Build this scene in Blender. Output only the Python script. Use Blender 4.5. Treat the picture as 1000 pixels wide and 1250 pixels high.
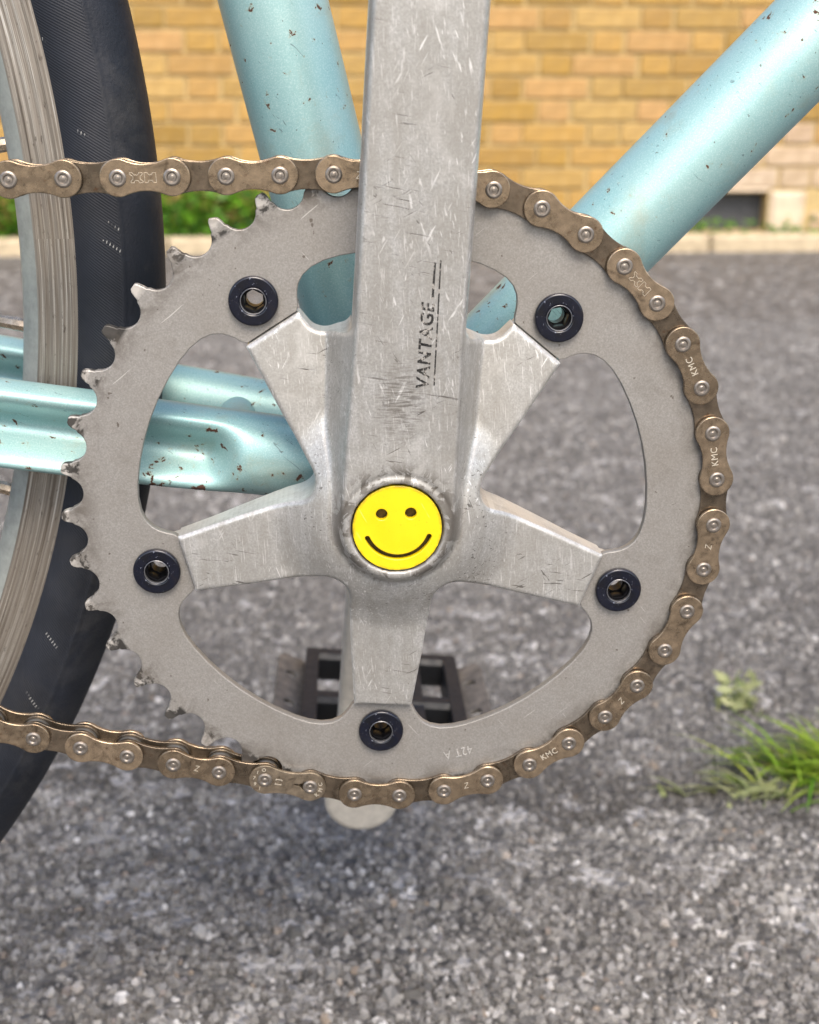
import bpy, math, random
import numpy as np
from mathutils import Matrix, Vector

# ------------------------------------------------------------------ camera, sky, sun, exposure
for o in list(bpy.data.objects):
    bpy.data.objects.remove(o)
scene = bpy.context.scene
COL = scene.collection
MM = 0.001
R_ = math.radians
LEAN = R_(2.3)                 # the bicycle leans a little towards the viewer
BBH = 255.0                    # bottom bracket height in mm
LM = np.array([[1, 0, 0], [0, math.cos(LEAN), -math.sin(LEAN)], [0, math.sin(LEAN), math.cos(LEAN)]])

cam_d = bpy.data.cameras.new('camera')
cam = bpy.data.objects.new('camera', cam_d)
COL.objects.link(cam)
scene.camera = cam
CAMV = np.array([[0.998734, -0.050299, 0.0], [-0.015976, -0.317209, -0.948221], [0.047695, 0.947021, -0.317611]])
CW = LM @ (np.array([-11.905, -315.08, 104.08]) + np.array([0, 0, BBH]))
ax = LM @ CAMV.T
mw = Matrix.Identity(4)
for i in range(3):
    mw[i][0] = ax[i, 0]; mw[i][1] = -ax[i, 1]; mw[i][2] = -ax[i, 2]; mw[i][3] = CW[i] * MM
cam.matrix_world = mw
cam_d.sensor_fit = 'HORIZONTAL'
cam_d.sensor_width = 36.0
cam_d.lens = 36.0 * 1.53398
cam_d.clip_start = 0.01
cam_d.clip_end = 500
cam_d.dof.use_dof = True
cam_d.dof.focus_distance = 0.322
cam_d.dof.aperture_fstop = 22.0

SUN_EL, SUN_AZ = 50.0, 172.0      # azimuth measured clockwise from +Y
w = bpy.data.worlds.new('World'); scene.world = w; w.use_nodes = True
wn = w.node_tree; wn.nodes.clear()
sky = wn.nodes.new('ShaderNodeTexSky'); sky.sky_type = 'NISHITA'; sky.sun_disc = False
sky.sun_elevation = R_(SUN_EL); sky.sun_rotation = R_(SUN_AZ)
sky.air_density = 1.0; sky.dust_density = 3.2; sky.ozone_density = 1.0
bg = wn.nodes.new('ShaderNodeBackground'); bg.inputs[1].default_value = 0.15
wo = wn.nodes.new('ShaderNodeOutputWorld')
wn.links.new(sky.outputs[0], bg.inputs[0]); wn.links.new(bg.outputs[0], wo.inputs[0])
sd = bpy.data.lights.new('sun', 'SUN'); sd.energy = 1.5; sd.angle = R_(32); sd.color = (1.0, 0.89, 0.74)
sun = bpy.data.objects.new('sun', sd); COL.objects.link(sun)
az, el = R_(SUN_AZ), R_(SUN_EL)
sv = Vector((math.sin(az) * math.cos(el), math.cos(az) * math.cos(el), math.sin(el)))
sun.rotation_euler = sv.to_track_quat('Z', 'Y').to_euler()
scene.view_settings.view_transform = 'Standard'
scene.view_settings.look = 'None'
scene.view_settings.exposure = 1.14
scene.view_settings.gamma = 1.0
scene.cycles.max_bounces = 6; scene.cycles.diffuse_bounces = 3; scene.cycles.glossy_bounces = 4; scene.cycles.transmission_bounces = 3
scene.cycles.caustics_reflective = False; scene.cycles.caustics_refractive = False

rng = np.random.default_rng(7)
random.seed(7)

# ------------------------------------------------------------------ material helpers
class NT:
    def __init__(s, name):
        s.m = bpy.data.materials.new(name); s.m.use_nodes = True
        s.t = s.m.node_tree; s.t.nodes.clear()
        s.out = s.t.nodes.new('ShaderNodeOutputMaterial')
        s.p = s.t.nodes.new('ShaderNodeBsdfPrincipled')
        s.t.links.new(s.p.outputs[0], s.out.inputs[0])
    def set(s, sock, v):
        if isinstance(v, bpy.types.NodeSocket): s.t.links.new(v, sock)
        elif isinstance(v, (tuple, list)) and len(v) == 3 and sock.type == 'RGBA': sock.default_value = (*v, 1)
        else: sock.default_value = v
    def P(s, **k):
        names = dict(color='Base Color', metal='Metallic', rough='Roughness', normal='Normal', coat='Coat Weight', coatr='Coat Roughness', spec='Specular IOR Level', trans='Transmission Weight', sheen='Sheen Weight')
        for a, v in k.items(): s.set(s.p.inputs[names[a]], v)
        return s.m
    def coord(s, kind='Object'):
        return s.t.nodes.new('ShaderNodeTexCoord').outputs[kind]
    def map(s, vec, scale=(1, 1, 1), rot=(0, 0, 0), loc=(0, 0, 0)):
        n = s.t.nodes.new('ShaderNodeMapping'); s.set(n.inputs[0], vec)
        n.inputs[1].default_value = loc; n.inputs[2].default_value = rot; n.inputs[3].default_value = scale
        return n.outputs[0]
    def noise(s, vec, scale, detail=3, rough=0.55, dist=0.0, color=False):
        n = s.t.nodes.new('ShaderNodeTexNoise'); s.set(n.inputs['Vector'], vec)
        n.inputs['Scale'].default_value = scale; n.inputs['Detail'].default_value = detail
        n.inputs['Roughness'].default_value = rough; n.inputs['Distortion'].default_value = dist
        return n.outputs[1 if color else 0]
    def voro(s, vec, scale, out='Distance', feature='F1', rnd=1.0):
        n = s.t.nodes.new('ShaderNodeTexVoronoi'); n.feature = feature; s.set(n.inputs['Vector'], vec)
        n.inputs['Scale'].default_value = scale
        n.inputs['Randomness'].default_value = rnd
        return n.outputs[out]
    def ramp(s, fac, *stops, interp='LINEAR'):
        n = s.t.nodes.new('ShaderNodeValToRGB'); s.set(n.inputs[0], fac)
        e = n.color_ramp.elements; n.color_ramp.interpolation = interp
        while len(e) < len(stops): e.new(0.5)
        for el_, (p, c) in zip(e, stops):
            el_.position = p
            el_.color = (*c, 1) if isinstance(c, (tuple, list)) else (c, c, c, 1)
        return n.outputs[0]
    def math(s, op, a, b=0.0, c=None, clamp=False):
        n = s.t.nodes.new('ShaderNodeMath'); n.operation = op; n.use_clamp = clamp
        s.set(n.inputs[0], a); s.set(n.inputs[1], b)
        if c is not None: s.set(n.inputs[2], c)
        return n.outputs[0]
    def mix(s, fac, a, b, mode='MIX'):
        n = s.t.nodes.new('ShaderNodeMix'); n.data_type = 'RGBA'; n.blend_type = mode
        s.set(n.inputs[0], fac); s.set(n.inputs[6], a); s.set(n.inputs[7], b)
        return n.outputs[2]
    def xyz(s, vec):
        n = s.t.nodes.new('ShaderNodeSeparateXYZ'); s.set(n.inputs[0], vec); return n.outputs
    def bump(s, h, strength=0.3, dist=0.001, normal=None):
        n = s.t.nodes.new('ShaderNodeBump'); s.set(n.inputs['Height'], h)
        n.inputs['Strength'].default_value = strength; n.inputs['Distance'].default_value = dist
        if normal is not None: s.set(n.inputs['Normal'], normal)
        return n.outputs[0]
    def rnd(s):
        a = s.t.nodes.new('ShaderNodeObjectInfo').outputs['Random']
        b = s.t.nodes.new('ShaderNodeNewGeometry').outputs['Random Per Island']
        return s.math('FRACT', s.math('ADD', a, b))
    def island(s):
        return s.t.nodes.new('ShaderNodeNewGeometry').outputs['Random Per Island']
    def scratches(s, vec, scale, stretch, rot, lo, hi, warp=0.0):
        v = s.map(vec, scale=(1, 1, 1), rot=(0, rot, 0))
        v = s.map(v, scale=(scale, scale, scale / stretch))
        n = s.noise(v, 1.0, 2, 0.5, warp)
        return s.ramp(n, (lo, 0.0), (hi, 1.0))

# ------------------------------------------------------------------ materials
def m_ring():
    n = NT('bead_blasted_grey_alloy'); c = n.coord()
    g = n.noise(c, 2600, 2, 0.6)
    big = n.noise(c, 45, 4, 0.6)
    col = n.ramp(g, (0.30, (0.243, 0.231, 0.215)), (0.5, (0.287, 0.274, 0.256)), (0.72, (0.35, 0.337, 0.316)))
    col = n.mix(n.ramp(big, (0.35, 0.0), (0.7, 0.35)), col, (0.21, 0.185, 0.155))
    col = n.mix(n.ramp(n.noise(n.map(c, scale=(1, 1, 1), rot=(0, 0.6, 0)), 90, 5, 0.7, 0.8), (0.55, 0.0), (0.72, 0.35)), col, (0.17, 0.155, 0.135))
    x = n.xyz(c); r = n.math('SQRT', n.math('ADD', n.math('MULTIPLY', x[0], x[0]), n.math('MULTIPLY', x[2], x[2])))
    # bare bright metal where the chain has worn the tooth tips
    wn_ = n.noise(c, 260, 3, 0.6)
    wr = n.math('ADD', r, n.math('MULTIPLY', n.math('SUBTRACT', wn_, 0.5), 0.006))
    wear = n.ramp(n.math('MULTIPLY', n.math('SUBTRACT', wr, 0.0838), 400), (0.05, 0.0), (0.6, 1.0))
    col = n.mix(wear, col, (0.50, 0.47, 0.43))
    grease = n.ramp(n.noise(c, 150, 4, 0.7, 0.4), (0.485, 0.0), (0.545, 1.0))
    gz = n.math('MULTIPLY', grease, n.ramp(n.math('MULTIPLY', n.math('SUBTRACT', r, 0.0815), 500), (0.0, 0.0), (0.45, 1.0)))
    col = n.mix(n.math('MULTIPLY', gz, 0.9), col, (0.018, 0.016, 0.014))
    film = n.math('MULTIPLY', n.ramp(n.math('MULTIPLY', n.math('SUBTRACT', r, 0.0765), 120), (0.0, 0.0), (0.6, 1.0)), n.ramp(n.noise(c, 120, 5, 0.7, 0.5), (0.45, 0.0), (0.62, 0.65)))
    col = n.mix(film, col, (0.10, 0.085, 0.07))
    sc = n.scratches(c, 1500, 22, 0.7, 0.74, 0.76)
    sc2 = n.scratches(c, 1300, 26, -0.9, 0.745, 0.76)
    col = n.mix(n.math('MULTIPLY', n.math('MAXIMUM', sc, sc2), 0.7), col, (0.55, 0.53, 0.5))
    sp = n.ramp(n.noise(c, 420, 2, 0.5), (0.735, 0.0), (0.76, 1.0))
    col = n.mix(n.math('MULTIPLY', sp, 0.7), col, (0.07, 0.05, 0.035))
    return n.P(color=col, metal=0.5, rough=0.46, normal=n.bump(g, 0.22, 0.0001))
def m_crank():
    n = NT('scratched_silver_alloy'); c = n.coord()
    g = n.noise(c, 1900, 3, 0.65); mid = n.noise(c, 170, 5, 0.7, 0.4); big = n.noise(c, 34, 3, 0.6)
    streak = n.noise(n.map(c, scale=(300, 300, 26)), 1.0, 3, 0.6, 0.3)
    col = n.ramp(g, (0.30, (0.365, 0.36, 0.345)), (0.5, (0.47, 0.465, 0.448)), (0.70, (0.62, 0.615, 0.597)))
    col = n.mix(n.ramp(streak, (0.40, 0.42), (0.60, 0.0)), col, (0.31, 0.293, 0.262))
    col = n.mix(n.ramp(mid, (0.42, 0.40), (0.58, 0.0)), col, (0.29, 0.275, 0.245))
    col = n.mix(n.ramp(big, (0.42, 0.0), (0.62, 0.45)), col, (0.34, 0.322, 0.29))
    pol_ = n.ramp(n.noise(c, 75, 4, 0.65, 0.7), (0.56, 0.0), (0.66, 0.28))
    col = n.mix(pol_, col, (0.66, 0.645, 0.615))
    # knocks and scuffs come in clusters
    clus = n.ramp(n.noise(c, 60, 2, 0.5), (0.47, 0.0), (0.60, 1.0))
    clus2 = n.ramp(n.noise(n.map(c, loc=(3.1, 0, 1.7)), 70, 2, 0.5), (0.47, 0.0), (0.58, 1.0))
    s1 = n.scratches(c, 1300, 9, 0.30, 0.655, 0.70, 0.5)
    s2 = n.scratches(c, 1000, 12, -0.5, 0.68, 0.71, 0.3)
    s3 = n.scratches(c, 620, 6, 0.1, 0.68, 0.72, 0.9)
    fine = n.scratches(c, 3200, 26, 0.05, 0.62, 0.68, 0.4)
    wh = n.math('MAXIMUM', n.math('MULTIPLY', n.math('MAXIMUM', n.math('MAXIMUM', s1, s2), s3), clus), n.math('MULTIPLY', fine, 0.55))
    col = n.mix(n.math('MULTIPLY', wh, 0.8), col, (0.80, 0.79, 0.77))
    d1 = n.scratches(c, 1700, 22, 1.40, 0.66, 0.70, 0.5)
    d2 = n.scratches(c, 1500, 18, -1.1, 0.69, 0.72, 0.5)
    d3 = n.scratches(c, 1200, 6, 0.6, 0.70, 0.73, 0.9)
    dk = n.math('MULTIPLY', n.math('MAXIMUM', n.math('MAXIMUM', d1, d2), d3), clus2)
    col = n.mix(n.math('MULTIPLY', dk, 0.75), col, (0.075, 0.065, 0.055))
    # the patch on the arm's face rubbed dark by a shoe, in fine sideways lines
    x = n.xyz(c); r = n.math('SQRT', n.math('ADD', n.math('MULTIPLY', x[0], x[0]), n.math('MULTIPLY', x[2], x[2])))
    dx = n.math('DIVIDE', n.math('SUBTRACT', x[0], 0.001), 0.007); dz = n.math('DIVIDE', n.math('SUBTRACT', x[2], 0.033), 0.012)
    blob = n.ramp(n.math('ADD', n.math('MULTIPLY', dx, dx), n.math('MULTIPLY', dz, dz)), (0.1, 1.0), (0.95, 0.0))
    hat = n.ramp(n.noise(n.map(c, scale=(260, 260, 2600), rot=(0, 0.06, 0)), 1.0, 2, 0.6), (0.44, 0.0), (0.60, 1.0))
    col = n.mix(n.math('MULTIPLY', n.math('MULTIPLY', blob, hat), 0.72), col, (0.12, 0.105, 0.09))
    # grime worked into the seat round the cap
    band = n.ramp(n.math('MULTIPLY', r, 50.0), (0.56, 0.75), (0.61, 0.55), (0.655, 0.9), (0.72, 1.0), (0.90, 0.0))
    gr = n.ramp(n.noise(c, 165, 5, 0.65, 0.9), (0.47, 0.0), (0.51, 1.0))
    col = n.mix(n.math('MULTIPLY', n.math('MULTIPLY', band, gr), 0.85), col, (0.115, 0.10, 0.082))
    # knocked corners are bare
    pt = n.t.nodes.new('ShaderNodeNewGeometry').outputs['Pointiness']
    col = n.mix(n.ramp(n.math('ADD', pt, n.math('MULTIPLY', n.math('SUBTRACT', mid, 0.5), 0.06)), (0.525, 0.0), (0.57, 0.75)), col, n.mix(n.ramp(n.math('MULTIPLY', r, 50.0), (0.72, 0.0), (0.80, 1.0)), (0.36, 0.34, 0.31), (0.74, 0.73, 0.70)))
    h = n.math('ADD', n.math('MULTIPLY', dk, -0.6), n.math('ADD', n.math('MULTIPLY', wh, -0.4), n.math('MULTIPLY', g, 0.4)))
    return n.P(color=col, metal=0.55, rough=n.ramp(mid, (0.3, 0.46), (0.7, 0.32)), normal=n.bump(h, 0.3, 0.00016))
def m_paint(name='celeste_frame_paint', chips=1.0):
    n = NT(name); c = n.coord()
    big = n.noise(c, 26, 4, 0.6); fl = n.noise(c, 3000, 2, 0.5); peel = n.noise(c, 700, 3, 0.55)
    col = n.mix(n.ramp(big, (0.3, 0.0), (0.7, 1.0)), (0.205, 0.40, 0.41), (0.295, 0.455, 0.44))
    col = n.mix(n.ramp(fl, (0.45, 0.0), (0.75, 0.35)), col, (0.58, 0.72, 0.72))
    st = n.ramp(n.noise(c, 55, 5, 0.7, 0.5), (0.56, 0.0), (0.74, 0.38))
    col = n.mix(st, col, (0.30, 0.27, 0.17))
    ch_n = n.noise(c, 300, 4, 0.6, 0.3); ar = n.noise(c, 17, 2, 0.5)
    chip = n.ramp(n.math('ADD', ch_n, n.math('MULTIPLY', n.math('SUBTRACT', ar, 0.5), 0.25 * chips)), (0.700 - 0.02 * chips, 0.0), (0.708 - 0.02 * chips, 1.0))
    halo = n.ramp(n.math('ADD', ch_n, n.math('MULTIPLY', n.math('SUBTRACT', ar, 0.5), 0.25 * chips)), (0.66 - 0.02 * chips, 0.0), (0.71 - 0.02 * chips, 0.55))
    col = n.mix(halo, col, (0.30, 0.25, 0.12))
    rust = n.mix(n.noise(c, 600, 2), (0.030, 0.014, 0.014), (0.10, 0.042, 0.022))
    col = n.mix(chip, col, rust)
    tiny = n.ramp(n.noise(c, 800, 2, 0.5), (0.735, 0.0), (0.75, 1.0))
    col = n.mix(n.math('MULTIPLY', tiny, 0.75), col, (0.05, 0.04, 0.03))
    s1 = n.scratches(c, 1000, 14, 0.8, 0.705, 0.73, 0.8)
    col = n.mix(n.math('MULTIPLY', s1, 0.6), col, (0.06, 0.10, 0.11))
    h = n.math('SUBTRACT', n.math('MULTIPLY', peel, 0.5), chip)
    inv = n.math('SUBTRACT', 1.0, chip)
    return n.P(color=col, metal=n.math('MULTIPLY', inv, 0.34), rough=n.math('ADD', 0.45, n.math('MULTIPLY', chip, 0.5)), coat=n.math('MULTIPLY', inv, 0.25), coatr=0.3, normal=n.bump(h, 0.30, 0.00022))
def m_chain(name, tint):
    n = NT(name); c = n.coord()
    r = n.rnd()
    c0 = c; oi = n.t.nodes.new('ShaderNodeObjectInfo').outputs['Random']
    va = n.t.nodes.new('ShaderNodeVectorMath'); va.operation = 'ADD'; cx = n.t.nodes.new('ShaderNodeCombineXYZ'); n.set(cx.inputs[0], n.math('MULTIPLY', oi, 3.0)); n.set(cx.inputs[2], n.math('MULTIPLY', oi, 7.0))
    n.set(va.inputs[0], c); n.set(va.inputs[1], cx.outputs[0]); c = va.outputs[0]
    v = n.math('ADD', n.noise(c, 420, 4, 0.6), n.math('MULTIPLY', n.math('SUBTRACT', r, 0.5), 0.25))
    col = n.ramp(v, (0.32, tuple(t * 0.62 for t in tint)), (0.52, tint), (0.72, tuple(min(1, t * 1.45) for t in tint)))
    ru = n.ramp(n.noise(c, 650, 4, 0.7, 0.4), (0.60, 0.0), (0.72, 0.75))
    col = n.mix(ru, col, (0.10, 0.045, 0.02))
    oil = n.ramp(n.noise(c, 230, 4, 0.65, 0.6), (0.56, 0.0), (0.70, 0.6))
    col = n.mix(oil, col, (0.045, 0.033, 0.022))
    dk = n.ramp(n.noise(c, 900, 3, 0.7), (0.66, 0.0), (0.72, 0.8))
    col = n.mix(dk, col, (0.03, 0.02, 0.015))
    g = n.noise(c, 2400, 2, 0.5)
    return n.P(color=col, metal=0.85, rough=n.ramp(v, (0.3, 0.30), (0.7, 0.18)), normal=n.bump(g, 0.25, 0.00008))
def m_plain(name, color, metal=0.0, rough=0.5, nscale=900, amt=0.25, coat=0.0, bumpd=0.0001):
    n = NT(name); c = n.coord()
    v = n.noise(c, nscale, 4, 0.6)
    col = n.ramp(v, (0.3, tuple(x * (1 - amt) for x in color)), (0.7, tuple(min(1, x * (1 + amt)) for x in color)))
    return n.P(color=col, metal=metal, rough=n.ramp(v, (0.3, min(1, rough * 1.15)), (0.7, rough * 0.85)), coat=coat, normal=n.bump(v, 0.2, bumpd))
def m_bolt():
    n = NT('blued_black_steel'); c = n.coord()
    v = n.noise(c, 260, 4, 0.6, 0.4)
    col = n.ramp(v, (0.35, (0.0015, 0.002, 0.006)), (0.55, (0.002, 0.0035, 0.013)), (0.72, (0.010, 0.007, 0.009)))
    sp = n.ramp(n.noise(c, 1500, 2, 0.5), (0.68, 0.0), (0.72, 1.0))
    col = n.mix(n.math('MULTIPLY', sp, 0.6), col, (0.25, 0.27, 0.33))
    return n.P(color=col, metal=0.3, rough=0.24, coat=0.4, coatr=0.06)
def m_yellow():
    n = NT('yellow_enamel'); c = n.coord(); x = n.xyz(c)
    r = n.math('SQRT', n.math('ADD', n.math('MULTIPLY', x[0], x[0]), n.math('MULTIPLY', x[2], x[2])))
    v = n.noise(c, 900, 4, 0.6)
    col = n.mix(n.ramp(n.noise(c, 130, 3), (0.35, 0.0), (0.7, 1.0)), (0.66, 0.49, 0.003), (0.72, 0.55, 0.006))
    dirt = n.math('MULTIPLY', n.ramp(n.math('MULTIPLY', r, 60.0), (0.625, 0.0), (0.675, 0.75)), n.ramp(n.noise(c, 300, 4, 0.7), (0.42, 0.0), (0.6, 1.0)))
    col = n.mix(dirt, col, (0.16, 0.10, 0.015))
    sp = n.ramp(n.noise(c, 1700, 2, 0.5), (0.68, 0.0), (0.73, 0.6)); col = n.mix(sp, col, (0.42, 0.28, 0.01))
    sc = n.scratches(c, 1600, 20, 0.5, 0.69, 0.73, 0.3); col = n.mix(n.math('MULTIPLY', sc, 0.35), col, (0.9, 0.82, 0.35))
    return n.P(color=col, rough=n.ramp(v, (0.3, 0.42), (0.7, 0.30)), coat=0.1, normal=n.bump(v, 0.25, 0.00006))
def m_tyre():
    n = NT('black_tyre_rubber'); uv = n.coord('UV'); c = n.coord(); x = n.xyz(uv)   # u, v in mm
    g = n.noise(c, 900, 4, 0.65); big = n.noise(c, 60, 4, 0.6)
    # fabric plies showing through the sidewall
    ply = n.math('SINE', n.math('MULTIPLY', n.math('ADD', n.math('MULTIPLY', x[0], 0.80), n.math('MULTIPLY', x[1], 0.62)), 9.0))
    side = n.ramp(n.math('MULTIPLY', n.math('ABSOLUTE', x[1]), 1 / 40.0), (0.435, 0.0), (0.445, 1.0))
    col = n.mix(n.ramp(big, (0.35, 0.0), (0.7, 1.0)), (0.007, 0.009, 0.014), (0.013, 0.016, 0.024))
    col = n.mix(n.math('MULTIPLY', n.math('MULTIPLY', n.ramp(ply, (0.2, 0.0), (0.8, 1.0)), side), 0.4), col, (0.022, 0.023, 0.027))
    dust = n.ramp(n.noise(c, 38, 6, 0.72, 0.3), (0.50, 0.0), (0.80, 0.22))
    dustg = n.math('MULTIPLY', dust, n.math('SUBTRACT', 1.0, n.math('MULTIPLY', side, 0.6)))
    col = n.mix(dustg, col, (0.16, 0.15, 0.135))
    # rows of short pale moulding ticks
    row = n.math('ABSOLUTE', n.math('SUBTRACT', n.math('FRACT', n.math('DIVIDE', n.math('ADD', x[0], n.math('MULTIPLY', x[1], 0.75)), 21.0)), 0.5))
    rowm = n.math('LESS_THAN', row, 0.024)
    tick = n.math('LESS_THAN', n.math('FRACT', n.math('DIVIDE', n.math('SUBTRACT', x[1], n.math('MULTIPLY', x[0], 0.35)), 1.05)), 0.26)
    gate = n.ramp(n.noise(n.map(uv, scale=(0.07, 0.11, 1)), 1.0, 2), (0.58, 0.0), (0.62, 1.0))
    tm = n.math('MULTIPLY', n.math('MULTIPLY', rowm, tick), n.math('MULTIPLY', side, gate))
    col = n.mix(n.math('MULTIPLY', tm, 0.55), col, (0.5, 0.5, 0.48))
    h = n.math('ADD', n.math('MULTIPLY', n.math('MULTIPLY', ply, side), 0.25), n.math('MULTIPLY', g, n.math('SUBTRACT', 1.3, side)))
    return n.P(color=col, rough=0.56, spec=0.32, normal=n.bump(h, 0.5, 0.00025))
def m_rim():
    n = NT('worn_brake_track_alloy'); uv = n.coord('UV'); c = n.coord()
    st = n.noise(n.map(uv, scale=(0.010, 1.55, 1)), 1.0, 4, 0.6)
    st2 = n.noise(n.map(uv, scale=(0.05, 5.0, 1), loc=(3, 7, 0)), 1.0, 3, 0.7)
    s = n.math('ADD', n.math('MULTIPLY', st, 0.65), n.math('MULTIPLY', st2, 0.35))
    col = n.ramp(s, (0.36, (0.10, 0.083, 0.066)), (0.46, (0.21, 0.182, 0.15)), (0.54, (0.28, 0.252, 0.215)), (0.62, (0.50, 0.475, 0.43)))
    dk = n.ramp(n.noise(n.map(uv, scale=(0.25, 0.8, 1)), 1.0, 5, 0.7), (0.60, 0.0), (0.70, 0.8))
    col = n.mix(dk, col, (0.06, 0.045, 0.035))
    return n.P(color=col, metal=0.6, rough=0.40, normal=n.bump(s, 0.8, 0.0004))
def m_asphalt(chips):
    n = NT('asphalt_stone_chips' if chips else 'asphalt'); c = n.coord(); x = n.xyz(c)
    if chips: v = n.island()
    else:
        cc = n.voro(c, 190, 'Color'); v = n.xyz(cc)[0]
    v2 = n.noise(c, 9, 4, 0.6)
    col = n.ramp(v, (0.0, (0.060, 0.057, 0.052)), (0.25, (0.125, 0.119, 0.110)), (0.58, (0.195, 0.187, 0.175)), (0.86, (0.27, 0.26, 0.246)), (0.95, (0.40, 0.388, 0.37)), (0.975, (0.66, 0.65, 0.64)), (0.985, (0.26, 0.20, 0.14)), (1.0, (0.17, 0.16, 0.165)))
    # older, darker and browner surface beyond the seam the grass grows in
    seam = n.math('ADD', x[1], n.math('ADD', n.math('MULTIPLY', x[0], 0.18), n.math('MULTIPLY', n.math('SUBTRACT', n.noise(c, 14, 3), 0.5), 0.12)))
    old = n.ramp(n.math('SUBTRACT', seam, 0.0), (0.30, 0.0), (0.37, 1.0))
    col = n.mix(n.math('MULTIPLY', old, 0.38), col, (0.085, 0.080, 0.078))
    crack = n.ramp(seam, (0.272, 0.0), (0.298, 0.66), (0.325, 0.55), (0.37, 0.0))
    col = n.mix(crack, col, (0.030, 0.026, 0.022))
    col = n.mix(n.ramp(v2, (0.42, 0.35), (0.6, 0.0)), col, (0.085, 0.078, 0.072))
    if chips:
        g = n.noise(c, 700, 3, 0.6)
        return n.P(color=col, rough=0.50, normal=n.bump(g, 0.4, 0.0004))
    col = n.mix(0.35, col, (0.04, 0.038, 0.035))
    d = n.voro(c, 190, 'Distance')
    far = n.noise(c, 38, 5, 0.75); far2 = n.xyz(n.voro(c, 55, 'Color'))[0]
    col = n.mix(n.ramp(far, (0.38, 0.85), (0.54, 0.0)), col, (0.055, 0.052, 0.049))
    col = n.mix(n.ramp(far2, (0.80, 0.0), (0.95, 0.8)), col, (0.40, 0.39, 0.38))
    return n.P(color=col, rough=0.75, normal=n.bump(n.math('SUBTRACT', 1.0, d), 0.9, 0.004))
def m_brick(name, ramp_cols):
    n = NT(name); c = n.coord(); r = n.rnd()
    col = n.ramp(r, *[(i / (len(ramp_cols) - 1), k) for i, k in enumerate(ramp_cols)])
    loc = n.map(c, scale=(1, 1, 1))
    v = n.noise(loc, 22, 5, 0.65)
    col = n.mix(n.ramp(v, (0.35, 0.45), (0.6, 0.0)), col, (0.20, 0.12, 0.04))
    col = n.mix(n.ramp(n.noise(loc, 60, 4, 0.6), (0.55, 0.0), (0.75, 0.4)), col, (0.62, 0.50, 0.30))
    return n.P(color=col, rough=0.85, normal=n.bump(n.noise(loc, 150, 4, 0.6), 0.6, 0.004))
def m_leaf(name, a, b, straw=0.0):
    n = NT(name); v = n.island()
    col = n.ramp(v, (0.0, a), (0.75, b), (1.0, tuple(x * (1 - straw) + y * straw for x, y in zip(b, (0.55, 0.45, 0.2)))))
    m = n.P(color=col, rough=0.5)
    tr = n.t.nodes.new('ShaderNodeBsdfTranslucent'); n.set(tr.inputs[0], col)
    mx = n.t.nodes.new('ShaderNodeMixShader'); mx.inputs[0].default_value = 0.4
    n.t.links.new(n.p.outputs[0], mx.inputs[1]); n.t.links.new(tr.outputs[0], mx.inputs[2]); n.t.links.new(mx.outputs[0], n.out.inputs[0])
    return m
def m_print(name, ink, base, lo, hi):
    n = NT(name); c = n.coord()
    f = n.ramp(n.noise(c, 900, 4, 0.7), (lo, 1.0), (hi, 0.0))
    return n.P(color=n.mix(f, base, ink), metal=0.2, rough=0.5)

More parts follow.
